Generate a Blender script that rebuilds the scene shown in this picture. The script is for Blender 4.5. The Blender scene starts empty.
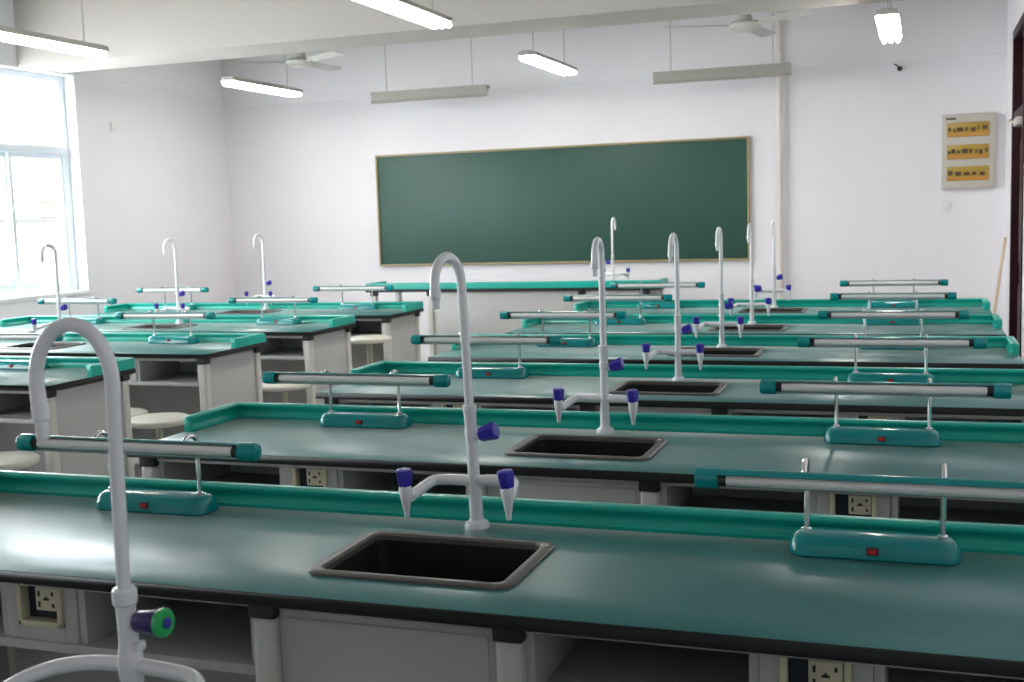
import bpy, bmesh, math, random
from mathutils import Vector, Matrix
random.seed(7)
PI = math.pi
sc = bpy.context.scene
C = sc.collection

# ------------------------------------------------------------------ materials
def nodes_of(m):
    nt = m.node_tree
    return nt, nt.nodes['Principled BSDF']

def mat(name, col, rough=.5, metal=0.0, coat=0.0, spec=.5):
    m = bpy.data.materials.new(name)
    m.use_nodes = True
    nt, b = nodes_of(m)
    b.inputs['Base Color'].default_value = (*col, 1)
    b.inputs['Roughness'].default_value = rough
    b.inputs['Metallic'].default_value = metal
    b.inputs['Coat Weight'].default_value = coat
    b.inputs['Coat Roughness'].default_value = .12
    b.inputs['Specular IOR Level'].default_value = spec
    return m

def noisy(m, c0, c1, scale=(1, 1, 1), nscale=4, detail=6, lo=.35, hi=.65, rlo=None, rhi=None, bump=0):
    nt, b = nodes_of(m)
    geo = nt.nodes.new('ShaderNodeNewGeometry')
    mp = nt.nodes.new('ShaderNodeMapping')
    mp.inputs['Scale'].default_value = scale
    no = nt.nodes.new('ShaderNodeTexNoise')
    no.inputs['Scale'].default_value = nscale
    no.inputs['Detail'].default_value = detail
    no.inputs['Distortion'].default_value = .4
    rp = nt.nodes.new('ShaderNodeValToRGB')
    rp.color_ramp.elements[0].position = lo
    rp.color_ramp.elements[1].position = hi
    rp.color_ramp.elements[0].color = (*c0, 1)
    rp.color_ramp.elements[1].color = (*c1, 1)
    nt.links.new(geo.outputs['Position'], mp.inputs['Vector'])
    nt.links.new(mp.outputs['Vector'], no.inputs['Vector'])
    nt.links.new(no.outputs['Fac'], rp.inputs['Fac'])
    nt.links.new(rp.outputs['Color'], b.inputs['Base Color'])
    if rlo is not None:
        mr = nt.nodes.new('ShaderNodeMapRange')
        mr.inputs['From Min'].default_value = lo
        mr.inputs['From Max'].default_value = hi
        mr.inputs['To Min'].default_value = rlo
        mr.inputs['To Max'].default_value = rhi
        nt.links.new(no.outputs['Fac'], mr.inputs['Value'])
        nt.links.new(mr.outputs['Result'], b.inputs['Roughness'])
    if bump:
        bp = nt.nodes.new('ShaderNodeBump')
        bp.inputs['Strength'].default_value = bump
        nt.links.new(no.outputs['Fac'], bp.inputs['Height'])
        nt.links.new(bp.outputs['Normal'], b.inputs['Normal'])
    return m

def emit(name, col, s):
    m = bpy.data.materials.new(name)
    m.use_nodes = True
    nt, b = nodes_of(m)
    b.inputs['Base Color'].default_value = (.8, .8, .8, 1)
    b.inputs['Emission Color'].default_value = (*col, 1)
    b.inputs['Emission Strength'].default_value = s
    return m

M = {}
M['wall'] = noisy(mat('wall paint', (.8, .8, .8), .75), (.855, .838, .868), (.88, .863, .893), nscale=1.3, lo=.3, hi=.7)
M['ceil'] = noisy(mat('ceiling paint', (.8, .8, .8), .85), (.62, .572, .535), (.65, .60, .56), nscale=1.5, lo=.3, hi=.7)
M['floor'] = noisy(mat('terrazzo', (.4, .4, .4), .35), (.36, .35, .34), (.48, .47, .45), nscale=60, lo=.3, hi=.7)
M['white_frame'] = mat('window aluminium', (.80, .86, .92), .35)
M['sill'] = mat('white plaster', (.86, .86, .87), .6)
M['teal'] = noisy(mat('turquoise plastic', (.01, .30, .22), .28), (.003, .375, .290), (.006, .415, .325), nscale=5, lo=.3, hi=.7)
M['lampteal'] = mat('teal lamp plastic', (.002, .245, .250), .16)
M['top'] = noisy(mat('worktop laminate', (.05, .13, .13), .3), (.018, .152, .148), (.052, .210, .200), scale=(.7, 2.2, 1),
                 nscale=2.2, detail=5, lo=.28, hi=.74, rlo=.27, rhi=.40)
nt_, b_ = nodes_of(M['top']); b_.inputs['Sheen Weight'].default_value = .34; b_.inputs['Sheen Roughness'].default_value = .2; b_.inputs['Sheen Tint'].default_value = (1, .93, .86, 1)
M['edge'] = mat('black phenolic edge', (.007, .007, .007), .5, spec=.3)
M['cab'] = noisy(mat('cabinet melamine', (.58, .57, .54), .5), (.465, .46, .45), (.505, .50, .487), nscale=2, lo=.3, hi=.7)
M['post'] = mat('cream aluminium profile', (.62, .61, .56), .4)
M['black'] = mat('black plastic', (.012, .012, .012), .42)
M['dark'] = mat('dark navy socket recess', (.012, .018, .035), .5)
M['cream'] = mat('cream socket plastic', (.62, .57, .40), .45)
M['slot'] = mat('socket slots', (.02, .02, .02), .6)
M['white'] = mat('white epoxy coating', (.80, .80, .81), .28, coat=.4)
M['blue'] = mat('blue knob plastic', (.030, .016, .36), .28)
M['purple'] = mat('purple knob plastic', (.035, .010, .13), .3)
M['green'] = mat('green knob ring', (.012, .42, .10), .35)
M['bluecap'] = mat('blue knob centre', (.03, .03, .30), .35)
M['rim'] = mat('grey sink rim', (.095, .085, .078), .33)
M['bowl'] = mat('black sink bowl', (.006, .006, .006), .55, spec=.3)
M['chrome'] = mat('chrome', (.78, .78, .78), .14, metal=1)
M['tube'] = mat('unlit fluorescent glass', (.74, .72, .70), .2, coat=.3)
M['reflector'] = mat('lamp reflector', (.72, .74, .74), .35)
M['red'] = mat('red rocker', (.5, .02, .01), .35)
M['board'] = noisy(mat('chalkboard green', (.036, .125, .088), .5), (.022, .080, .060), (.027, .094, .070), nscale=1.2, lo=.3, hi=.7)
M['brass'] = mat('board frame', (.36, .28, .14), .4)
M['fix'] = mat('luminaire enamel', (.46, .445, .42), .45)
M['fixgrey'] = mat('grey luminaire enamel', (.36, .345, .31), .5)
M['rod'] = mat('thin hanging rod', (.50, .49, .46), .4)
M['fan'] = mat('fan enamel', (.66, .66, .62), .4)
M['lit'] = emit('lit fluorescent tube', (1, .97, .93), 11)
M['railing'] = mat('dark railing paint', (.02, .019, .018), .5)
M['pvc'] = mat('cream pvc', (.76, .72, .66), .4)
M['door'] = noisy(mat('dark red wood', (.02, .005, .006), .45, spec=.2), (.018, .003, .005), (.030, .005, .008), scale=(8, 8, 1), nscale=3, lo=.3, hi=.7)
M['stool'] = mat('cream stool plastic', (.66, .65, .57), .4)
M['stoolpost'] = mat('stool post', (.42, .42, .33), .4)
M['box'] = mat('grey panel enamel', (.56, .53, .47), .45)
M['yellow'] = mat('yellow window plastic', (.44, .29, .045), .3)
M['breaker'] = mat('breaker marks', (.10, .06, .03), .5)
M['amber'] = mat('amber label strip', (.58, .26, .05), .4)
M['wood'] = mat('pale wood pole', (.62, .48, .33), .55)
M['peach'] = mat('brick render', (.105, .073, .062), .8)
M['glass'] = None
def glass():
    m = bpy.data.materials.new('window glass')
    m.use_nodes = True
    nt = m.node_tree
    nt.nodes.clear()
    o = nt.nodes.new('ShaderNodeOutputMaterial')
    mx = nt.nodes.new('ShaderNodeMixShader')
    tr = nt.nodes.new('ShaderNodeBsdfTransparent')
    gl = nt.nodes.new('ShaderNodeBsdfGlossy')
    gl.inputs['Roughness'].default_value = .03
    tr.inputs['Color'].default_value = (.95, .97, .97, 1)
    mx.inputs['Fac'].default_value = .06
    nt.links.new(tr.outputs[0], mx.inputs[1])
    nt.links.new(gl.outputs[0], mx.inputs[2])
    nt.links.new(mx.outputs[0], o.inputs['Surface'])
    return m
M['glass'] = glass()

# ------------------------------------------------------------------ mesh helpers
def bx(bm, x0, x1, y0, y1, z0, z1, mi=0, bev=0.0, seg=2):
    t = bmesh.new()
    bmesh.ops.create_cube(t, size=1)
    for v in t.verts:
        v.co = Vector((x0 + (v.co.x + .5) * (x1 - x0), y0 + (v.co.y + .5) * (y1 - y0), z0 + (v.co.z + .5) * (z1 - z0)))
    if bev:
        bmesh.ops.bevel(t, geom=list(t.edges), offset=bev, segments=seg, profile=.6, affect='EDGES')
    merge(bm, t, mi)

def merge(bm, t, mi=None, mtx=None):
    if mtx is not None:
        bmesh.ops.transform(t, matrix=mtx, verts=list(t.verts))
    vm = {}
    for v in t.verts:
        vm[v] = bm.verts.new(v.co)
    for f in t.faces:
        try:
            g = bm.faces.new([vm[v] for v in f.verts])
            g.material_index = f.material_index if mi is None else mi
        except ValueError:
            pass
    t.free()

def frames(pts):
    pts = [Vector(p) for p in pts]
    n = len(pts)
    tans = []
    for i in range(n):
        a = pts[max(i - 1, 0)]
        b = pts[min(i + 1, n - 1)]
        tans.append((b - a).normalized())
    up = Vector((0, 0, 1)) if abs(tans[0].z) < .9 else Vector((1, 0, 0))
    u = (up - tans[0] * up.dot(tans[0])).normalized()
    out = []
    for i in range(n):
        u = (u - tans[i] * u.dot(tans[i])).normalized()
        out.append((pts[i], u, tans[i].cross(u)))
    return out

def tube(bm, pts, r, seg=12, mi=0, caps=True):
    fr = frames(pts)
    rs = r if isinstance(r, (list, tuple)) else [r] * len(fr)
    rings = []
    for (p, u, v), rr in zip(fr, rs):
        rings.append([bm.verts.new(p + (u * math.cos(2 * PI * k / seg) + v * math.sin(2 * PI * k / seg)) * rr) for k in range(seg)])
    for a, b in zip(rings, rings[1:]):
        for k in range(seg):
            f = bm.faces.new((a[k], a[(k + 1) % seg], b[(k + 1) % seg], b[k]))
            f.material_index = mi
    if caps:
        bm.faces.new(rings[0][::-1]).material_index = mi
        bm.faces.new(rings[-1]).material_index = mi

def lathe(bm, prof, seg=20, mi=0, mtx=None):
    """prof: (r, z) from bottom to top, closed with caps"""
    t = bmesh.new()
    rings = []
    for r, z in prof:
        rings.append([t.verts.new((r * math.cos(2 * PI * k / seg), r * math.sin(2 * PI * k / seg), z)) for k in range(seg)])
    for a, b in zip(rings, rings[1:]):
        for k in range(seg):
            t.faces.new((a[k], a[(k + 1) % seg], b[(k + 1) % seg], b[k]))
    t.faces.new(rings[0][::-1])
    t.faces.new(rings[-1])
    merge(bm, t, mi, mtx)

def aim(p, d):
    """matrix taking +Z to direction d, origin to p"""
    q = Vector((0, 0, 1)).rotation_difference(Vector(d).normalized())
    return Matrix.Translation(Vector(p)) @ q.to_matrix().to_4x4()

def extrude_x(bm, prof, x0, x1, mi=0):
    a = [bm.verts.new((x0, y, z)) for y, z in prof]
    b = [bm.verts.new((x1, y, z)) for y, z in prof]
    n = len(prof)
    for k in range(n):
        bm.faces.new((a[k], a[(k + 1) % n], b[(k + 1) % n], b[k])).material_index = mi
    bm.faces.new(a[::-1]).material_index = mi
    bm.faces.new(b).material_index = mi

def arc(c, r, a0, a1, n, ux, uz):
    c, ux, uz = Vector(c), Vector(ux), Vector(uz)
    return [c + ux * (r * math.cos(a0 + (a1 - a0) * i / n)) + uz * (r * math.sin(a0 + (a1 - a0) * i / n)) for i in range(n + 1)]

def obj(name, bm, mats, parent=None, loc=None, sharp=35):
    me = bpy.data.meshes.new(name)
    bmesh.ops.remove_doubles(bm, verts=list(bm.verts), dist=1e-6)
    bmesh.ops.recalc_face_normals(bm, faces=list(bm.faces))
    bm.to_mesh(me)
    bm.free()
    for m in (mats if isinstance(mats, (list, tuple)) else [mats]):
        me.materials.append(M[m] if isinstance(m, str) else m)
    me.polygons.foreach_set('use_smooth', [True] * len(me.polygons))
    me.set_sharp_from_angle(angle=math.radians(sharp))
    o = bpy.data.objects.new(name, me)
    C.objects.link(o)
    if parent is not None:
        o.parent = parent
    if loc is not None:
        o.location = loc
    return o

def NB():
    return bmesh.new()

def tag(o, label, cat, group=None):
    o['label'] = label
    o['category'] = cat
    if group:
        o['group'] = group
    return o

def thing(name, label, cat, loc=(0, 0, 0), rz=0, group=None):
    o = bpy.data.objects.new(name, None)
    o.empty_display_size = .1
    C.objects.link(o)
    o.location = loc
    o.rotation_euler = (0, 0, rz)
    return tag(o, label, cat, group)

def struct(name, bm, mats, parent=None, sharp=35):
    o = obj(name, bm, mats, parent, sharp=sharp)
    if parent is None:
        o['kind'] = 'structure'
    return o

def copy_tree(o, parent=None):
    c = o.copy()
    C.objects.link(c)
    if parent is not None:
        c.parent = parent
    for ch in list(o.children):
        copy_tree(ch, c)
    return c

def place(proto, used, loc, label, group=None, rz=0):
    r = copy_tree(proto) if used[0] else proto
    used[0] = True
    r.location = loc
    r.rotation_euler = (0, 0, rz)
    r['label'] = label
    if group:
        r['group'] = group
    return r

# ------------------------------------------------------------------ room
XL, XR, YB, YF, ZC = -6.05, 1.66, -3.6, 9.6, 3.40
bm = NB(); bx(bm, XL - .3, XR + .3, YB - .3, YF + .3, -.12, 0); struct('floor', bm, 'floor')
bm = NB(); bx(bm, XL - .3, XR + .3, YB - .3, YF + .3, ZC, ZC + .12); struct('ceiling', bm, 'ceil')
bm = NB(); bx(bm, XL - .25, XR + .25, YF, YF + .2, 0, ZC); struct('wall_front', bm, 'wall')
bm = NB(); bx(bm, XL - .25, XR + .25, YB - .2, YB, 0, ZC); struct('wall_back', bm, 'wall')

# left wall with window openings
WZ0, WZ1 = .955, 2.84
WINS = [(5.20, 7.27), (2.35, 4.41), (-.45, 1.61)]
bm = NB()
WT = .22
ys = [YB] + [v for w in sorted(WINS) for v in w] + [YF]
for i in range(0, len(ys), 2):
    bx(bm, XL - WT, XL, ys[i], ys[i + 1], 0, ZC)
for a, b in WINS:
    bx(bm, XL - WT, XL, a, b, 0, WZ0)
    bx(bm, XL - WT, XL, a, b, WZ1, ZC)
struct('wall_left', bm, 'wall')

def window(i, a, b):
    r = thing('window_%d' % i, '', 'window')
    del r['label'], r['category']
    r['kind'] = 'structure'
    x0, x1 = XL - .19, XL - .11
    bm = NB()
    fw = .07
    bx(bm, x0, x1, a, a + fw, WZ0, WZ1, bev=.006)
    bx(bm, x0, x1, b - fw, b, WZ0, WZ1, bev=.006)
    bx(bm, x0 + .002, x1 - .002, a + fw, b - fw, WZ0, WZ0 + .055, bev=.006)
    bx(bm, x0 + .002, x1 - .002, a + fw, b - fw, WZ1 - .055, WZ1, bev=.006)
    bx(bm, x0 - .01, x1 + .02, a + fw * .5, b - fw * .5, 2.155, 2.225, bev=.006)
    obj('window_frame', bm, 'white_frame', r)
    bm = NB()
    n = 3
    w = (b - a - 2 * fw) / n
    for k in range(n):
        ya, yb = a + fw + k * w, a + fw + (k + 1) * w
        xo = x0 + (.012 if k % 2 else .04)
        s = .044
        bx(bm, xo, xo + .028, ya - .012, ya + s - .012, WZ0 + .05, 2.165, bev=.004)
        bx(bm, xo, xo + .028, yb - s + .012, yb + .012, WZ0 + .05, 2.165, bev=.004)
        bx(bm, xo, xo + .028, ya + .03, yb - .03, WZ0 + .05, WZ0 + .105, bev=.004)
        bx(bm, xo, xo + .028, ya + .03, yb - .03, 2.115, 2.165, bev=.004)
    obj('window_sash', bm, 'white_frame', r)
    bm = NB()
    xg = (x0 + x1) / 2
    bx(bm, xg - .003, xg + .003, a + .03, b - .03, WZ0 + .03, WZ1 - .03)
    obj('window_glass', bm, 'glass', r)
    bm = NB()
    bx(bm, XL - .11, XL + .02, a - .03, b + .03, WZ0 - .03, WZ0 + .004, bev=.006)
    obj('window_sill', bm, 'sill', r)
    return r
for i, (a, b) in enumerate(WINS):
    window(i + 1, a, b)

# right wall with a dark red door near the front corner
DY0, DY1, DZ = 7.65, 8.74, 2.80
bm = NB()
bx(bm, XR, XR + .22, YB, DY0, 0, ZC)
bx(bm, XR, XR + .22, DY1, YF, 0, ZC)
bx(bm, XR, XR + .22, DY0, DY1, DZ, ZC)
struct('wall_right', bm, 'wall')
r = bpy.data.objects.new('door_1', None); C.objects.link(r); r['kind'] = 'structure'
bm = NB()
for y0, y1 in ((DY0, DY0 + .07), (DY1 - .07, DY1)):
    bx(bm, XR - .012, XR + .2, y0, y1, 0, DZ, bev=.006)
bx(bm, XR - .012, XR + .2, DY0, DY1, DZ - .07, DZ, bev=.006)
bx(bm, XR - .005, XR + .16, DY0 + .07, DY1 - .07, 2.10, 2.17, bev=.006)
obj('door_frame', bm, 'door', r)
bm = NB()
bx(bm, XR + .05, XR + .09, DY0 + .07, DY1 - .07, .01, 2.10, bev=.004)
for z0, z1 in ((.15, .85), (1.0, 1.95)):
    bx(bm, XR + .035, XR + .06, DY0 + .2, DY1 - .2, z0, z1, bev=.012)
obj('door_leaf', bm, 'door', r)
bm = NB()
bx(bm, XR + .06, XR + .08, DY0 + .07, DY1 - .07, 2.17, DZ - .07)
obj('transom_panel', bm, 'door', r)
bm = NB()
bx(bm, XR - .03, XR + .05, DY0 + .38, DY0 + .66, 2.04, 2.10, bev=.008)
tube(bm, [(XR - .02, DY0 + .6, 2.07), (XR - .06, DY0 + .72, 2.09), (XR - .02, DY0 + .92, 2.11)], .009)
o = obj('door_closer', bm, 'fix', r); o['label'] = 'pale grey door closer'

# cross beam and the shallow band along the front wall
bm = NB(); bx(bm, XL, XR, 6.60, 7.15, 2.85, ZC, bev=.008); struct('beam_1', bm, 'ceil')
bm = NB(); bx(bm, XL, XR, YF - .02, YF, 2.735, ZC, bev=.004); struct('trim_1', bm, 'wall')
bm = NB(); bx(bm, XL, XL + .02, 7.30, YF - .02, 2.85, ZC, bev=.004); struct('trim_2', bm, 'wall')

# neighbouring building seen through the glass
bm = NB()
def plan(bm, pts, z0, z1, mi=0):
    lo = [bm.verts.new((x, y, z0)) for x, y in pts]
    hi = [bm.verts.new((x, y, z1)) for x, y in pts]
    n = len(pts)
    for k in range(n):
        bm.faces.new((lo[k], lo[(k + 1) % n], hi[(k + 1) % n], hi[k])).material_index = mi
    bm.faces.new(lo[::-1]).material_index = mi
    bm.faces.new(hi).material_index = mi
A, U, V = Vector((-11.5, 12.93)), Vector((.18, .984)), Vector((-.68, .733))
def at(u, v):
    p = A + U * u + V * v
    return (p.x, p.y)
plan(bm, [at(0, 0), at(6, 0), at(6, 5), at(0, 5)], -4, 9)
for z in (-1.2, 1.7, 4.8):
    plan(bm, [at(-.05, -.06), at(6, -.06), at(6, .02), at(-.05, .02)], z, z + .2)
for k in range(3):
    for z in (-.6, 2.3):
        plan(bm, [at(1.2 + k * 1.6, -.03), at(2.2 + k * 1.6, -.03), at(2.2 + k * 1.6, .02), at(1.2 + k * 1.6, .02)], z, z + 1.5, 1)
nb = obj('neighbouring_building', bm, ['peach', 'white_frame'])
tag(nb, 'pale brick building outside, seen faintly through the window glass', 'building')
bm = NB()
bx(bm, -10.4, -10.32, 9.2, 13.0, 1.60, 1.67, bev=.01)
for y in (9.3, 10.6, 12.4):
    bx(bm, -10.38, -10.34, y, y + .04, -4, 1.62)
tag(obj('balcony_railing', bm, 'railing'), 'thin grey railing outside the window beside the brick building', 'railing')
bm = NB(); bx(bm, -30, XL - .4, -20, 40, -4.2, -4.0); o = obj('ground', bm, 'floor'); o['kind'] = 'structure'

# ------------------------------------------------------------------ wall fittings
# chalkboard
r = thing('chalkboard', 'long green chalkboard with thin brass frame on the front wall', 'chalkboard', (-2.385, YF, 1.585))
W2, H2 = 1.885, .565
bm = NB(); bx(bm, -W2 + .015, W2 - .015, -.028, -.002, -H2 + .015, H2 - .015, bev=.003); obj('writing_surface', bm, 'board', r)
bm = NB()
for a in ((-W2, W2, -H2, -H2 + .02), (-W2, W2, H2 - .02, H2), (-W2, -W2 + .02, -H2, H2), (W2 - .02, W2, -H2, H2)):
    bx(bm, a[0], a[1], -.045, -.002, a[2], a[3], bev=.006)
obj('frame', bm, 'brass', r)

# distribution box
r = thing('distribution_box', 'grey electrical box with three yellow windows on the front wall', 'electrical box', (1.365, YF, 1.925))
bm = NB(); bx(bm, -.215, .215, -.06, -.001, -.32, .32, bev=.008)
bx(bm, -.20, .20, -.066, -.058, -.305, .305, bev=.004); obj('housing', bm, 'box', r)
bm = NB(); bx(bm, -.185, -.10, -.068, -.064, .272, .288); obj('badge', bm, 'breaker', r)
for k, zc in enumerate((.185, -.005, -.19)):
    bm = NB()
    bx(bm, -.175, .165, -.074, -.060, zc - .062, zc + .062, bev=.006)
    w = obj('label_window', bm, 'yellow', r)
    bm = NB()
    xs = -.165
    rnd = random.Random(k + 3)
    while xs < .14:
        ww = rnd.uniform(.012, .05)
        zz = zc + .004 + rnd.uniform(-.006, .006)
        bx(bm, xs, min(xs + ww, .155), -.077, -.073, zz - rnd.uniform(.010, .022), zz + rnd.uniform(.010, .020))
        xs += ww + rnd.uniform(.006, .03)
    obj('breaker_row', bm, 'breaker', w)
    bm = NB()
    bx(bm, -.165, .155, -.0755, -.073, zc - .056, zc - .028)
    obj('label_strip', bm, 'amber', w)

def plate(name, label, loc, rz):
    r = thing(name, label, 'socket', loc, rz)
    bm = NB(); bx(bm, -.043, .043, -.012, -.0005, -.043, .043, bev=.004); obj('face_plate', bm, 'sill', r)
    bm = NB()
    for x, z in ((-.016, .012), (.016, .012), (0, -.014), (-.016, -.02), (.016, -.02)):
        bx(bm, x - .004, x + .004, -.0135, -.011, z - .006, z + .006)
    obj('slots', bm, 'box', r)
plate('wall_socket', 'small white socket below the electrical box on the front wall', (1.18, YF, 1.462), 0)
plate('wall_socket', 'small white cover plate high on the wall beside the window', (XL, 7.77, 2.43), PI / 2)

r = thing('cable_gland', 'tiny black cable end sticking out of the white front wall', 'cable', (.80, YF, 2.665))
bm = NB(); lathe(bm, [(.022, 0), (.022, .03), (.014, .05)], 12, mtx=aim((0, .002, 0), (0, -1, 0))); obj('gland', bm, 'black', r)
bm = NB(); tube(bm, [(0, -.045, 0), (-.01, -.07, .01), (-.03, -.08, .03), (-.045, -.075, .03)], .006, 8); obj('cable', bm, 'black', r)

# pipe
r = thing('wall_pipe', 'cream vertical pipe running down the front wall beside the chalkboard', 'pipe', (-.225, YF, 0))
bm = NB(); tube(bm, [(0, -.05, .02), (0, -.05, ZC)], .025, 14); obj('pipe_run', bm, 'pvc', r)
for z in (1.12, 2.0, 2.72):
    bm = NB(); tube(bm, [(0, -.05, z), (0, -.05, z + .05)], .031, 14); bx(bm, -.02, .02, -.05, -.001, z + .01, z + .04); obj('clip', bm, 'pvc', r)

# leaning pole
bm = NB(); tube(bm, [(1.475, 8.82, .013), (1.644, 9.20, 1.19)], .012, 10)
tag(obj('wooden_pole', bm, 'wood'), 'thin pale wooden pole leaning on the wall beside the dark door', 'pole')

# ------------------------------------------------------------------ ceiling lights
def ceiling_light(length):
    r = thing('ceiling_light', '', 'ceiling light', group='lit ceiling lights')
    h = length / 2
    bm = NB()
    extrude_x(bm, [(-.080, .020), (-.073, .028), (-.040, .060), (.040, .060), (.073, .028), (.080, .020), (.075, .015), (.036, .042), (-.036, .042), (-.075, .015)], -h, h)
    for s in (-1, 1):
        bx(bm, s * (h + .002) - .006, s * (h + .002) + .006, -.066, .066, .020, .052, bev=.003)
    obj('reflector', bm, 'fix', r)
    for y in (-.048, 0, .048):
        bm = NB(); tube(bm, [(-h + .015, y, 0), (h - .015, y, 0)], .0165, 12); obj('fluorescent_tube', bm, 'lit', r)
    for x in (-.42, .42):
        bm = NB(); tube(bm, [(x, 0, .05), (x, 0, ZC - 2.70 + .001)], .0045, 8)
        tube(bm, [(x, 0, ZC - 2.70 - .02), (x, 0, ZC - 2.70)], .03, 12)
        obj('hanging_rod', bm, 'rod', r)
    return r
proto, used = ceiling_light(1.16), [False]
for x, y, lab in ((-4.40, 4.98, 'lit tube light hanging above the window side, in front of the cross beam'),
                  (-1.87, 5.09, 'lit tube light above the aisle, in front of the cross beam'),
                  (-4.62, 8.06, 'lit tube light hanging behind the cross beam near the window-side fan'),
                  (-1.885, 7.96, 'lit tube light hanging behind the cross beam between the two board lights'),
                  (.765, 7.42, 'lit tube light seen end-on above the black cable end, by the door side')):
    place(proto, used, (x, y, 2.70), lab, rz=PI / 2)

def board_light():
    r = thing('board_light', '', 'board light', group='unlit lights over the chalkboard')
    prof = [(-.045, 0), (-.030, .030), (-.038, .075), (-.052, .108), (.045, .108), (.06, .09), (.052, .08), (-.005, .07), (-.002, .034), (-.03, .004)]
    bm = NB(); extrude_x(bm, prof, -.592, .592); obj('housing', bm, 'fixgrey', r)
    bm = NB(); tube(bm, [(-.57, .025, .05), (.57, .025, .05)], .013, 10); obj('fluorescent_tube', bm, 'tube', r)
    for x in (-.44, .44):
        bm = NB(); tube(bm, [(x, 0, .10), (x, 0, ZC - 2.602)], .0045, 8); obj('hanging_rod', bm, 'rod', r)
    return r
proto, used = board_light(), [False]
place(proto, used, (-3.405, 9.0, 2.602), 'unlit grey board light above the window end of the chalkboard')
place(proto, used, (-.655, 9.0, 2.602), 'unlit grey board light above the pipe end of the chalkboard')

def ceiling_fan():
    r = thing('ceiling_fan', '', 'ceiling fan', group='ceiling fans')
    bm = NB(); lathe(bm, [(.02, .33), (.05, .36), (.055, .44), (.03, .449)], 20); obj('ceiling_canopy', bm, 'fan', r)
    bm = NB(); tube(bm, [(0, 0, .04), (0, 0, .34)], .014, 12); obj('down_rod', bm, 'fan', r)
    bm = NB(); lathe(bm, [(.03, -.055), (.085, -.045), (.125, -.018), (.13, .005), (.11, .025), (.06, .035), (.045, .09), (.02, .10)], 28); obj('motor_hub', bm, 'fan', r)
    for a in (80, 202, 322):
        t = NB()
        bx(t, .11, .22, -.02, .02, -.008, .002, bev=.003)
        xs = [.18, .24, .45, .64, .665]
        ws = [.035, .052, .062, .070, .05]
        top = [[t.verts.new((x, s * w, (-.012 * s) + .002)) for s in (-1, 1)] for x, w in zip(xs, ws)]
        bot = [[t.verts.new((x, s * w, (-.012 * s) - .003)) for s in (-1, 1)] for x, w in zip(xs, ws)]
        for i in range(len(xs) - 1):
            t.faces.new((top[i][0], top[i + 1][0], top[i + 1][1], top[i][1]))
            t.faces.new((bot[i][0], bot[i][1], bot[i + 1][1], bot[i + 1][0]))
            for s in (0, 1):
                t.faces.new((top[i][s], top[i + 1][s], bot[i + 1][s], bot[i][s]))
        for i in (0, -1):
            t.faces.new((top[i][0], top[i][1], bot[i][1], bot[i][0]))
        bm = NB(); merge(bm, t, 0, Matrix.Rotation(math.radians(a), 4, 'Z'))
        obj('blade', bm, 'fan', r)
    return r
proto, used = ceiling_fan(), [False]
place(proto, used, (-.35, 8.30, 2.95), 'pale ceiling fan above the board light next to the pipe')
place(proto, used, (-4.36, 8.28, 2.95), 'pale ceiling fan above the board light on the window side', rz=math.radians(7))

# ------------------------------------------------------------------ lab benches
TZ, TH = .78, .026
YF0, YB0, HX = -.549, .09, 1.43      # front edge, back edge, half length (local)
SX, SY, SHX, SHY = .025, -.25, .206, .149   # sink cut-out

def worktop_mesh(x0, x1, y0, y1, z0, z1, hole=None):
    """slab with an optional rectangular hole; face material 0 on top, 1 on edges and underside; small arris on top"""
    bm = NB()
    a = .004
    def ring(x0, x1, y0, y1, z):
        return [bm.verts.new(p) for p in ((x0, y0, z), (x1, y0, z), (x1, y1, z), (x0, y1, z))]
    ot, om, ob = ring(x0 + a, x1 - a, y0 + a, y1 - a, z1), ring(x0, x1, y0, y1, z1 - a), ring(x0, x1, y0, y1, z0)
    def skin(r, s, mi):
        for k in range(4):
            bm.faces.new((r[k], r[(k + 1) % 4], s[(k + 1) % 4], s[k])).material_index = mi
    skin(ob, om, 1); skin(om, ot, 1)
    if hole:
        ht, hb = ring(*hole, z1), ring(*hole, z0)
        skin(ot, ht, 0); skin(ht, hb, 1); skin(hb, ob, 1)
    else:
        bm.faces.new(ot).material_index = 0
        bm.faces.new(ob[::-1]).material_index = 1
    return bm

UP = [(0, 0), (0, .008), (.003, .012), (.008, .018), (.0105, .026), (.008, .034), (.003, .040), (.001, .045), (.002, .050), (.008, .055), (.018, .057), (.032, .055), (.039, .050), (.040, .044), (.040, 0)]
def upstand_mesh(path, side, z0):
    """profile UP swept along a polyline (xy); the profile's depth t runs to the outside; path starts and ends with slightly rounded noses"""
    bm = NB()
    pts = [Vector((p[0], p[1], 0)) for p in path]
    n = len(pts)
    rings = []
    for i in range(n):
        d0 = (pts[i] - pts[i - 1]).normalized() if i else (pts[1] - pts[0]).normalized()
        d1 = (pts[i + 1] - pts[i]).normalized() if i < n - 1 else d0
        n0, n1 = Vector((d0.y, -d0.x, 0)) * side, Vector((d1.y, -d1.x, 0)) * side
        m = (n0 + n1).normalized()
        m = m / m.dot(n0)
        ends = [0]
        if i == 0: ends = [-.012, -.008, 0]
        if i == n - 1: ends = [0, .008, .012]
        for e in ends:
            sc_ = {0: 1, .008: .96, .012: .84}[abs(e)]
            rings.append([bm.verts.new(pts[i] + d0 * e + m * (.02 + (t - .02) * sc_) + Vector((0, 0, z0 + z * sc_))) for t, z in UP])
    k = len(UP)
    for a, b in zip(rings, rings[1:]):
        for j in range(k):
            bm.faces.new((a[j], a[(j + 1) % k], b[(j + 1) % k], b[j]))
    bm.faces.new(rings[0]); bm.faces.new(rings[-1][::-1])
    return bm

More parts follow.
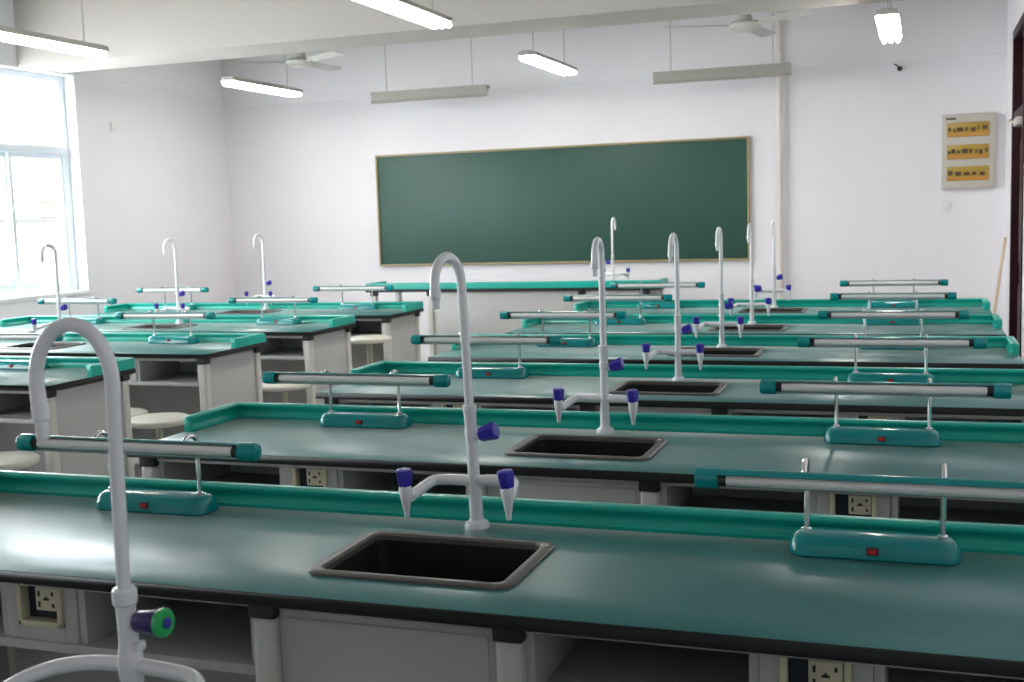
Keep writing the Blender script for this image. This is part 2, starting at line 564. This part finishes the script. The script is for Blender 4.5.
def post(r, x, y, ztop, corner=0):
    bm = NB(); bx(bm, x - .026, x + .026, y - .026, y + .026, .012, ztop - .034, bev=.014, seg=4)
    bx(bm, x - .02, x + .02, y - .02, y + .02, 0, .02)
    p = obj('leg', bm, 'post', r)
    bm = NB(); bx(bm, x - .029, x + .029, y - .029, y + .029, ztop - .036, ztop - .0005, bev=.004)
    c = obj('leg_cap', bm, 'black', p); c['label'] = 'black leg cap'

def socket_unit(r, xc, s):
    """panel with a framed socket recess, opening faces -y"""
    w, z0, z1, yf = .188, .612, .738, -.50
    fx0, fx1, fz0, fz1 = xc - .060, xc + .060, .644, .736
    bm = NB()
    bx(bm, xc - w / 2, fx0, yf, -.12, z0, z1, bev=.002)
    bx(bm, fx1, xc + w / 2, yf, -.12, z0, z1, bev=.002)
    bx(bm, fx0, fx1, yf, -.12, z0, fz0)
    p = obj('socket_panel', bm, 'cab', r)
    bm = NB()
    f = .013
    for a in ((fx0, fx0 + f, fz0, fz1), (fx1 - f, fx1, fz0, fz1), (fx0, fx1, fz0, fz0 + f)):
        bx(bm, a[0], a[1], yf - .008, yf + .022, a[2], a[3], bev=.003)
    obj('socket_frame', bm, 'cream', p)
    bm = NB(); bx(bm, fx0 + f, fx1 - f, yf + .018, yf + .022, fz0 + f, fz1); obj('socket_recess', bm, 'dark', p)
    bm = NB()
    qx0, qx1, qz0, qz1 = xc - .012, xc + .046, .680, .732
    bx(bm, qx0, qx1, yf - .002, yf + .0175, qz0, qz1, 0, bev=.003)
    for x, z, a, b in ((-.019, .012, .0025, .006), (.017, .013, .0025, .004), (-.019, -.012, .0025, .006), (0, 0, .007, .0022), (.018, -.013, .0025, .004), (0, .002, .0022, .004)):
        cx, cz = (qx0 + qx1) / 2 + x, (qz0 + qz1) / 2 + z
        bx(bm, cx - a, cx + a, yf - .0035, yf, cz - b, cz + b, 1)
    obj('power_socket', bm, ['cream', 'slot'], p)

def make_bench(ext=0.0):
    r = thing('lab_bench', '', 'lab bench', group='lab benches')
    obj('worktop', worktop_mesh(-HX - ext, HX, YF0, YB0, TZ - TH, TZ, (SX - SHX, SX + SHX, SY - SHY, SY + SHY)), ['top', 'edge'], r, sharp=60)
    i = .042
    obj('edge_upstand', upstand_mesh([(-HX - ext + i, -.225), (-HX - ext + i, YB0 - i), (HX - i, YB0 - i), (HX - i, -.225)], -1, TZ), 'teal', r)
    zt = TZ - TH
    xl = -1.375 - ext
    for x in (xl, -.245, .275, 1.375):
        post(r, x, -.495, zt)
    for x in (xl, 1.375):
        post(r, x, .045, zt)
    bm = NB()
    for x0, x1 in ((xl + .029, -.274), (.304, 1.346)):
        bx(bm, x0, x1, -.505, -.475, zt - .020, zt - .0005, bev=.002)
    bx(bm, -.216, .246, -.505, -.475, zt - .020, zt - .0005, bev=.002)
    obj('top_rail', bm, 'cab', r)
    for x in (xl, 1.375):
        bm = NB(); bx(bm, x - .009, x + .009, -.469, .019, .09, zt - .012, bev=.003); obj('side_panel', bm, 'cab', r)
    bm = NB(); bx(bm, xl + .026, 1.349, .030, .048, .09, zt - .002, bev=.003); obj('back_panel', bm, 'cab', r)
    # open shelves on both sides of the sink cupboard
    for x0, x1 in ((xl + .026, -.271), (.301, 1.349)):
        xm = (x0 + x1) / 2 + (ext / 2 if x0 < 0 else 0)
        bm = NB()
        bx(bm, x0, x1, -.505, .028, .590, .611, bev=.002)
        for x in (x0 + .009, xm - .104, xm + .104, x1 - .009):
            bx(bm, x - .009, x + .009, -.495, -.10, .6115, zt - .021, bev=.002)
        bx(bm, x0, x1, -.11, -.095, .6115, zt - .001)
        obj('storage_shelf', bm, 'cab', r)
        socket_unit(r, xm, 1)
    bm = NB()
    bx(bm, -.218, .248, -.500, -.482, .09, zt - .022, bev=.003)
    bx(bm, -.225, -.207, -.48, .028, .09, zt - .002)
    bx(bm, .237, .255, -.48, .028, .09, zt - .002)
    bx(bm, -.206, .236, -.46, .028, .09, .108)
    obj('sink_cupboard', bm, 'cab', r)
    bm = NB(); bx(bm, -.200, .230, -.504, -.499, .11, zt - .035, bev=.002); obj('cupboard_door', bm, 'cab', r)
    return r

ORD = {1: 'nearest', 2: 'second', 3: 'third', 4: 'fourth', 5: 'fifth', 6: 'farthest'}
RX, LX, PITCH = 0.0, -4.225, 1.2
BX = -.012
def row_right(i):
    return ('%s door-side bench from the camera' % {1: 'first', 2: 'second', 3: 'third', 4: 'fourth', 5: 'fifth', 6: 'sixth'}[i]) if i < 6 else 'door-side bench next to the teacher desk'
def row_left(i):
    return {3: 'first window-side bench from the camera', 4: 'second window-side bench from the camera', 5: 'third window-side bench from the camera',
            6: 'window-side bench next to the teacher desk'}[i]
Y0 = -.12
proto, used = make_bench(), [False]
for i in range(1, 7):
    p, u = (make_bench(.05), [False]) if i == 1 else (make_bench(.028), [False]) if i == 2 else (proto, used)
    place(p, u, (BX, i * PITCH - .012 * (i == 2), 0), 'teal-topped lab bench with black edge, ' + row_right(i))
for i in range(3, 7):
    place(proto, used, (LX - .045 * (i == 3), i * PITCH, 0), 'pale-topped lab bench across the aisle, ' + row_left(i))
place(proto, used, (.057, Y0, 0), 'lab bench under the camera that carries the big white faucet')

# ------------------------------------------------------------------ sinks
def rrect(hx, hy, r, z, n=5):
    pts = []
    for cx, cy, a in ((hx - r, hy - r, 0), (-hx + r, hy - r, PI / 2), (-hx + r, -hy + r, PI), (hx - r, -hy + r, 3 * PI / 2)):
        for k in range(n + 1):
            t = a + PI / 2 * k / n
            pts.append((cx + r * math.cos(t), cy + r * math.sin(t), z))
    return pts
def loft(bm, loops, mi=0, close_last=False):
    rings = [[bm.verts.new(p) for p in l] for l in loops]
    n = len(rings[0])
    for a, b in zip(rings, rings[1:]):
        for k in range(n):
            bm.faces.new((a[k], a[(k + 1) % n], b[(k + 1) % n], b[k])).material_index = mi
    if close_last:
        bm.faces.new(rings[-1]).material_index = mi
def make_sink():
    r = thing('lab_sink', '', 'sink', group='black bench sinks')
    bm = NB()
    loft(bm, [rrect(.221, .164, .035, .0004), rrect(.221, .164, .035, .005), rrect(.217, .160, .032, .008), rrect(.199, .142, .024, .0085), rrect(.193, .136, .022, .004), rrect(.192, .135, .022, -.012), rrect(.197, .140, .022, -.012), rrect(.199, .142, .024, .0004), rrect(.221, .164, .035, .0004)])
    o = obj('rim', bm, 'rim', r); o['label'] = 'grey sink rim'
    bm = NB()
    loft(bm, [rrect(.1905, .1335, .022, -.006), rrect(.186, .129, .03, -.06), rrect(.176, .119, .04, -.20), rrect(.15, .095, .05, -.225), rrect(.03, .03, .029, -.23)], close_last=True)
    obj('bowl', bm, 'bowl', r, sharp=60)
    bm = NB(); lathe(bm, [(.032, -.2295), (.034, -.226), (.028, -.224), (.02, -.228)], 20); obj('drain', bm, 'black', r)
    return r
proto, used = make_sink(), [False]
for i in range(1, 7):
    place(proto, used, (BX - {1: .006, 2: .003}.get(i, 0) + SX, i * PITCH + SY - .008 * (i == 1) - .012 * (i == 2), TZ), 'black sink set in the %s' % row_right(i)).scale.x = 1.025
for i in range(4, 7):
    place(proto, used, (LX + SX, i * PITCH + SY, TZ), 'black sink set in the %s' % row_left(i))

# ------------------------------------------------------------------ faucets
def hexknob(bm, p, d, r0, r1, h, mi=0, seg=6):
    t = NB()
    prof = [(r0 * .8, 0), (r0, h * .06), (r1, h * .86), (r1 * .93, h * .96), (r1 * .72, h)]
    lathe(t, prof, seg)
    for f in t.faces: f.smooth = False
    merge(bm, t, mi, aim(p, d))
def make_faucet():
    r = thing('lab_faucet', '', 'faucet', group='white triple lab faucets')
    bm = NB(); lathe(bm, [(.031, 0), (.031, .008), (.028, .014), (.020, .018), (.018, .022)], 28); obj('base_flange', bm, 'white', r)
    bm = NB(); lathe(bm, [(.0170, .018), (.0160, .06), (.0145, .13), (.0132, .225), (.0132, .236)], 20)
    lathe(bm, [(.0136, .208), (.0160, .219), (.0160, .231), (.0142, .238)], 20)
    obj('column', bm, 'white', r)
    bm = NB(); lathe(bm, [(.0140, .2365), (.0145, .242), (.0155, .271), (.0172, .275), (.0172, .288), (.0125, .291)], 20); obj('spout_collar', bm, 'white', r)
    d = Vector((-.22, -.975, 0)).normalized()
    R = .060
    pts = [Vector((0, 0, z)) for z in (.285, .40, .50, .560)]
    c = Vector((0, 0, .574)) + d * R
    pts += arc(c, R, PI, 0, 16, -d * -1, (0, 0, 1))[0:]
    pts = pts[:4] + [c - d * R * math.cos(PI * k / 18) + Vector((0, 0, R * math.sin(PI * k / 18))) for k in range(19)] + [c + d * R + Vector((0, 0, -.008)), c + d * R + Vector((0, 0, -.018))]
    bm = NB(); tube(bm, pts, .0112, 14); obj('gooseneck_spout', bm, 'white', r)
    e = c + d * R + Vector((0, 0, -.018))
    bm = NB(); lathe(bm, [(.006, -.034), (.0085, -.032), (.010, -.012), (.0130, -.010), (.0135, .006), (.012, .010)], 16, mtx=Matrix.Translation(e)); obj('spout_tip', bm, 'white', r)
    # upper valve
    kd = Vector((.94, -.10, .28)).normalized()
    bm = NB(); tube(bm, [Vector((.006, -.001, .214)), Vector((.006, -.001, .214)) + kd * .022], .0095, 12); v = obj('upper_valve', bm, 'white', r)
    bm = NB(); hexknob(bm, Vector((.006, -.001, .214)) + kd * .018, kd, .0165, .0215, .047); k = obj('knob', bm, 'blue', v, sharp=25); k['label'] = 'blue upper knob'
    for s in (-1, 1):
        bm = NB()
        path = [(s * .008, 0, .112), (s * .06, 0, .113), (s * .090, -.001, .113), (s * .102, -.006, .112), (s * .109, -.018, .110), (s * .118, -.060, .102), (s * .126, -.104, .094)]
        tube(bm, path, [.0132, .0130, .0127, .0127, .0127, .0126, .0124], 14)
        a = obj('arm', bm, 'white', r)
        ex, ey = s * .128, -.120
        bm = NB(); lathe(bm, [(.0045, .036), (.0060, .037), (.0062, .045), (.0070, .046), (.0072, .054), (.0086, .056), (.0125, .080), (.0160, .098), (.0145, .112)], 16, mtx=Matrix.Translation((ex, ey, .015))); obj('nozzle', bm, 'white', a)
        bm = NB(); hexknob(bm, (ex, ey, .123), (s * -.04, -.06, 1), .0170, .0212, .040); k = obj('knob', bm, 'blue', a, sharp=25); k['label'] = 'blue tap knob'
    return r
proto, used = make_faucet(), [False]
def swing(f, deg):
    """turn only the swivelling spout of a faucet"""
    for ch in f.children:
        if ch.name.startswith(('gooseneck_spout', 'spout_tip')):
            ch.rotation_euler = (0, 0, math.radians(deg))
FX = {1: .006, 2: .002, 3: .012, 4: .004, 5: -.006, 6: -.01}
for i in range(1, 7):
    f = place(proto, used, (RX + FX[i], i * PITCH - (0, 0, .012, .03, .03, 0, 0)[i], TZ), 'white gooseneck faucet with blue knobs on the %s' % row_right(i))
    swing(f, (0, 4, 17, 11, 13, 12, 12)[i])
    f.scale = (.96, .96, 1) if i < 3 else (.89, .89, .975)
    for ch in f.children:
        if i >= 3 and ch.name.startswith('arm'):
            ch.location.z = .014
    if i == 1:
        f.rotation_euler = (0, math.radians(-1.8), 0)   # this one leans a little
for i in range(4, 7):
    f = place(proto, used, (LX + (-.03, .02, .03)[i - 4], i * PITCH, TZ), 'white gooseneck faucet with blue knobs on the %s' % row_left(i))
    swing(f, (0, 0, 0, 0, 4, 4, 6)[i])
    f.scale = (.89, .89, .985)
DESKZ = .865
f = place(proto, used, (-1.515, 8.44, DESKZ), 'white gooseneck faucet standing on the teacher desk', rz=PI)
swing(f, 12)
f.scale = (.85, .85, .92)

# big faucet at the camera
r = thing('lab_faucet', 'big white gooseneck faucet with green-ringed purple knob, right at the camera', 'faucet', (.067, Y0, TZ), group='white triple lab faucets')
bm = NB(); lathe(bm, [(.031, 0), (.031, .008), (.028, .014), (.018, .018)], 28); obj('base_flange', bm, 'white', r)
bm = NB(); lathe(bm, [(.0125, .016), (.0122, .160), (.0135, .164), (.0155, .174), (.0160, .186), (.0155, .198), (.0132, .208), (.0122, .216), (.0120, .265), (.0125, .268)], 24)
bx(bm, .008, .020, -.008, .008, .205, .216, bev=.003)
obj('column', bm, 'white', r)
bm = NB(); lathe(bm, [(.0125, .262), (.0148, .264), (.0152, .272), (.0148, .281), (.0120, .284), (.009, .2845)], 24); obj('spout_collar', bm, 'white', r)
r.rotation_euler = (0, math.radians(-1.5), 0)
R, RZ = .0475, .072
d = Vector((-.97, -.24, 0)).normalized()
c = Vector((.014, -.004, .538)) + d * R
p0 = c - d * R
pts = [Vector((0, 0, .28)), Vector((.002, 0, .34)), Vector((.006, -.001, .42)), Vector((.011, -.003, .49))]
pts += [c - d * R * math.cos(PI * k / 24) + Vector((0, 0, RZ * math.sin(PI * k / 24))) for k in range(25)]
e = c + d * R * .97 + Vector((0, 0, -.030))
pts += [c + d * R * .995 + Vector((0, 0, -.015)), e]
bm = NB(); tube(bm, pts, [.0086] * 4 + [.0090] * 25 + [.0095] * 2, 18); obj('gooseneck_spout', bm, 'white', r)
bm = NB(); lathe(bm, [(.0065, -.036), (.0075, -.034), (.0080, -.014), (.0100, -.012), (.0105, .004), (.0095, .008)], 18, mtx=Matrix.Translation(e)); obj('spout_tip', bm, 'white', r)
kd = Vector((.995, -.05, .04)).normalized()
kp = Vector((.013, -.001, .242))
bm = NB(); tube(bm, [Vector((.004, -.001, .2405)), kp + kd * .008], .0085, 14); v = obj('upper_valve', bm, 'white', r)
bm = NB()
lathe(bm, [(.0115, 0), (.0130, .003), (.0158, .034), (.0155, .037)], 24, mtx=aim(kp + kd * .002, kd))
k = obj('knob', bm, 'purple', v); k['label'] = 'dark purple knob'
bm = NB(); lathe(bm, [(.0166, 0), (.0176, .002), (.0176, .007), (.0150, .0095), (.008, .0096)], 28, mtx=aim(kp + kd * .038, kd)); g = obj('ring', bm, 'green', v); g['label'] = 'green ring on the knob'
bm = NB(); lathe(bm, [(.0072, 0), (.0072, .003), (.0055, .0042)], 20, mtx=aim(kp + kd * .0465, kd)); obj('knob_centre', bm, 'bluecap', v)
for s in (-1, 1):
    bm = NB()
    if s > 0:
        path = [(.008, 0, .186), (.055, -.003, .184), (.087, -.006, .181), (.104, -.014, .176), (.113, -.03, .168), (.115, -.06, .153), (.115, -.09, .141)]
    else:
        path = [(-.008, 0, .186), (-.052, -.006, .187), (-.092, -.020, .184), (-.122, -.042, .177), (-.142, -.068, .165), (-.152, -.095, .150)]
    # smooth the path
    P = [Vector(p) for p in path]
    sm = []
    for q in range(len(P) - 1):
        p_1, p0_, p1_, p2_ = P[max(q - 1, 0)], P[q], P[q + 1], P[min(q + 2, len(P) - 1)]
        for t in (0, .25, .5, .75):
            sm.append(.5 * ((2 * p0_) + (p1_ - p_1) * t + (2 * p_1 - 5 * p0_ + 4 * p1_ - p2_) * t * t + (3 * p0_ - p_1 - 3 * p1_ + p2_) * t ** 3))
    sm.append(P[-1])
    tube(bm, sm, .0095, 16)
    a = obj('arm', bm, 'white', r)
    ex, ey, ez = P[-1]
    bm = NB(); lathe(bm, [(.0045, -.055), (.0065, -.05), (.009, -.02), (.0125, -.005), (.0125, .012)], 16, mtx=Matrix.Translation((ex, ey - .008, ez))); obj('nozzle', bm, 'white', a)
    bm = NB(); lathe(bm, [(.0115, 0), (.0130, .003), (.0158, .026), (.0140, .030)], 20, mtx=Matrix.Translation((ex, ey - .008, ez + .010))); obj('knob', bm, 'purple', a)

# ------------------------------------------------------------------ bench lamps
def make_lamp(tilt):
    r = thing('bench_lamp', '', 'lamp', group='teal bench lamps')
    bm = NB()
    t = NB()
    loft(t, [rrect(.165, .046, .030, 0, 6), rrect(.169, .050, .034, .004, 6), rrect(.168, .049, .034, .018, 6), rrect(.163, .044, .034, .032, 6), rrect(.158, .036, .030, .040, 6), rrect(.148, .026, .024, .0445, 6)], close_last=True)
    t.faces.new([t.verts[k] for k in range(len(rrect(1, 1, .1, 0, 6)))] if False else list(t.verts)[:28])
    merge(bm, t, 0)
    obj('lamp_base', bm, 'lampteal', r)
    bm = NB()
    bx(bm, -.012, .012, -.0525, -.044, .013, .029, 0, bev=.002)
    bx(bm, -.0085, .0085, -.056, -.051, .016, .026, 1, bev=.002)
    s = obj('switch', bm, ['black', 'red'], r); s['label'] = 'red rocker switch'
    HC = Vector((0, -.072,   .176 if tilt < .3 else .164))
    for s in (-1, 1):
        x = s * .134
        pts = [Vector((x, 0, .044)), Vector((x, 0, .09)), Vector((x, -.001, .158))]
        cc = Vector((x, -.031, .170))
        pts += [cc + Vector((0, .030 * math.cos(PI * k / 12), .030 * math.sin(PI * k / 12))) for k in range(0, 12)]
        pts += [Vector((x, -.0615, .164))]
        bm = NB(); tube(bm, pts, .0058, 10)
        lathe(bm, [(.011, .044), (.011, .049), (.006, .052)], 14, mtx=Matrix.Translation((x, 0, 0)))
        obj('gooseneck_rod', bm, 'chrome', r)
    # head: C-shaped shade, opening towards -y, rotated by tilt about x
    mt = Matrix.Translation(HC) @ Matrix.Rotation(tilt, 4, 'X')
    L = .351
    def shell(r0, r1, a0, a1, x0, x1, mi):
        t = NB()
        n = 14
        out = [(r1 * math.cos(a0 + (a1 - a0) * k / n), r1 * math.sin(a0 + (a1 - a0) * k / n)) for k in range(n + 1)]
        inn = [(r0 * math.cos(a0 + (a1 - a0) * k / n), r0 * math.sin(a0 + (a1 - a0) * k / n)) for k in range(n, -1, -1)]
        prof = out + inn
        a = [t.verts.new((x0, y, z)) for y, z in prof]
        b = [t.verts.new((x1, y, z)) for y, z in prof]
        m = len(prof)
        for k in range(m):
            t.faces.new((a[k], a[(k + 1) % m], b[(k + 1) % m], b[k]))
        for k in range(n):
            t.faces.new((a[k], a[k + 1], a[m - 2 - k], a[m - 1 - k]))
            t.faces.new((b[k], b[m - 1 - k], b[m - 2 - k], b[k + 1]))
        return t
    bm = NB(); merge(bm, shell(.0185, .0205, -1.9, 1.9, -L + .04, L - .04, 0), 0, mt)
    sh = obj('lamp_shade', bm, 'lampteal', r)
    bm = NB(); merge(bm, shell(.0165, .0184, -1.8, 1.8, -L + .042, L - .042, 0), 0, mt)
    obj('reflector', bm, 'reflector', sh)
    bm = NB(); t = NB(); tube(t, [(-L + .05, -.004, 0), (L - .05, -.004, 0)], .0128, 14); merge(bm, t, 0, mt)
    o = obj('fluorescent_tube', bm, 'tube', r); o['label'] = 'silvery unlit tube'
    for s in (-1, 1):
        bm = NB(); t = NB()
        lathe(t, [(.0216, 0), (.0222, .004), (.0222, .042), (.0200, .047), (.0190, .0475)], 22, mtx=aim((s * (L - .045), 0, 0), (s, 0, 0)))
        merge(bm, t, 0, mt)
        ec = obj('end_cap', bm, 'lampteal', r)
        bm = NB(); t = NB(); tube(t, [(s * (L - .062), -.004, 0), (s * (L - .044), -.004, 0)], .0138, 14); merge(bm, t, 0, mt)
        obj('tube_collar', bm, 'black', ec)
    return r
ta, tb = make_lamp(math.radians(40)), make_lamp(math.radians(6))
ua, ub = [False], [False]
LO = {1: -.872, 2: -.866, 3: -.838, 4: -.845, 5: -.842, 6: -.845}
RO = {1: .890, 2: .872, 3: .868, 4: .850, 5: .825, 6: .805}
for i in range(1, 7):
    place(tb, ub, (RX + LO[i], i * PITCH - .015 - .014 * (i == 2), TZ), 'teal bench lamp at the aisle end of the ' + row_right(i))
    p, u = (ta, ua) if i == 1 else (tb, ub)
    place(p, u, (RX + RO[i], i * PITCH - .016 - .010 * (i == 2), TZ), 'teal bench lamp at the door end of the ' + row_right(i))
for i in range(3, 7):
    place(tb, ub, (LX + {3: .72, 4: .83, 5: .87, 6: .89}[i], i * PITCH - .01, TZ), 'teal bench lamp at the aisle end of the ' + row_left(i))
    if i >= 5:
        place(tb, ub, (LX - .835, i * PITCH, TZ), 'teal bench lamp at the window end of the ' + row_left(i))

# ------------------------------------------------------------------ teacher desk
r = thing('teacher_desk', 'long teacher desk with turquoise rim in front of the chalkboard', 'desk', (-2.45, 8.31, 0))
z = DESKZ
obj('worktop', worktop_mesh(-1.37, 1.37, 0, .62, z - TH, z), ['top', 'edge'], r, sharp=60)
i = .042
obj('edge_upstand', upstand_mesh([(-1.37 + i, .36), (-1.37 + i, i), (1.37 - i, i), (1.37 - i, .36)], 1, z), 'teal', r)
for x in (-1.30, -.74, .68, 1.25):
    post(r, x, .04, z - TH)
for x in (-1.30, -.74, .68, 1.25):
    post(r, x, .56, z - TH)
bm = NB(); bx(bm, -.712, .652, .030, .048, .05, z - TH - .002, bev=.003); bx(bm, .708, 1.222, .030, .048, .05, z - TH - .002, bev=.003); obj('front_panel', bm, 'cab', r)
for x in (-.74, 1.25):
    bm = NB(); bx(bm, x - .009, x + .009, .068, .532, .05, z - TH - .002, bev=.003); obj('side_panel', bm, 'cab', r)

# ------------------------------------------------------------------ stools
def make_stool(h):
    r = thing('stool', '', 'stool', group='round cream stools')
    bm = NB(); lathe(bm, [(.06, h - .045), (.15, h - .040), (.164, h - .032), (.168, h - .020), (.164, h - .009), (.150, h - .002), (.08, h)], 36); obj('seat', bm, 'stool', r)
    bm = NB(); lathe(bm, [(.026, .02), (.026, .30), (.020, .302), (.020, h - .055), (.05, h - .052), (.05, h - .044)], 20); obj('post', bm, 'stoolpost', r)
    bm = NB(); lathe(bm, [(.17, 0), (.17, .010), (.15, .018), (.04, .028), (.026, .03)], 32); obj('foot_plate', bm, 'stoolpost', r)
    return r
proto, used = make_stool(.475), [False]
for x, y, lab in ((-2.99, 2.88, 'round cream stool in front of the first window-side bench from the camera'),
                  (-2.92, 3.96, 'round cream stool at the aisle corner of the second window-side bench'),
                  (-3.27, 4.06, 'round cream stool half hidden by the end of the first window-side bench'),
                  (-2.90, 5.25, 'round cream stool at the aisle corner of the third window-side bench'),
                  (-3.26, 5.30, 'round cream stool behind the second window-side bench, further from the aisle')):
    place(proto, used, (x, y, 0), lab)
tall = make_stool(.645)
place(tall, [False], (-2.86, 6.42, 0), 'taller round cream stool at the aisle corner of the last window-side bench')

# ------------------------------------------------------------------ light
w = bpy.data.worlds.new('overcast sky'); sc.world = w
w.use_nodes = True
bg = w.node_tree.nodes['Background']
bg.inputs['Color'].default_value = (.95, .97, 1.0, 1)
bg.inputs['Strength'].default_value = 5.0
for a, b in WINS:
    L = bpy.data.lights.new('window_portal', 'AREA')
    L.shape = 'RECTANGLE'
    L.size, L.size_y = b - a, WZ1 - WZ0
    L.cycles.is_portal = True
    o = bpy.data.objects.new('window_portal', L)
    C.objects.link(o)
    o.location = (XL - .30, (a + b) / 2, (WZ0 + WZ1) / 2)
    o.rotation_euler = (0, -PI / 2, 0)

# ------------------------------------------------------------------ camera
Rm = ((0.9433550827115001, 0.33028203486289104, -0.03154307165142422),
      (0.006065259681159795, -0.11222205470605537, -0.9936646431581188),
      (-0.33172940862603506, 0.937187274713213, -0.10786849200875065))
cam = bpy.data.cameras.new('camera')
co = bpy.data.objects.new('camera', cam)
C.objects.link(co)
m3 = Matrix((Rm[0], [-v for v in Rm[1]], [-v for v in Rm[2]])).transposed()
co.matrix_world = Matrix.Translation((0.97686459, -1.25911693, 1.50160641)) @ m3.to_4x4()
cam.sensor_width = 36
cam.lens = 1158.666 * 36 / 1024
cam.clip_start = .02
cam.dof.use_dof = True
cam.dof.focus_distance = 2.9
cam.dof.aperture_fstop = 9.0
sc.camera = co
sc.view_settings.view_transform = 'Standard'
sc.view_settings.look = 'None'
sc.view_settings.gamma = 1
sc.view_settings.use_curve_mapping = False
sc.view_settings.exposure = 1.80
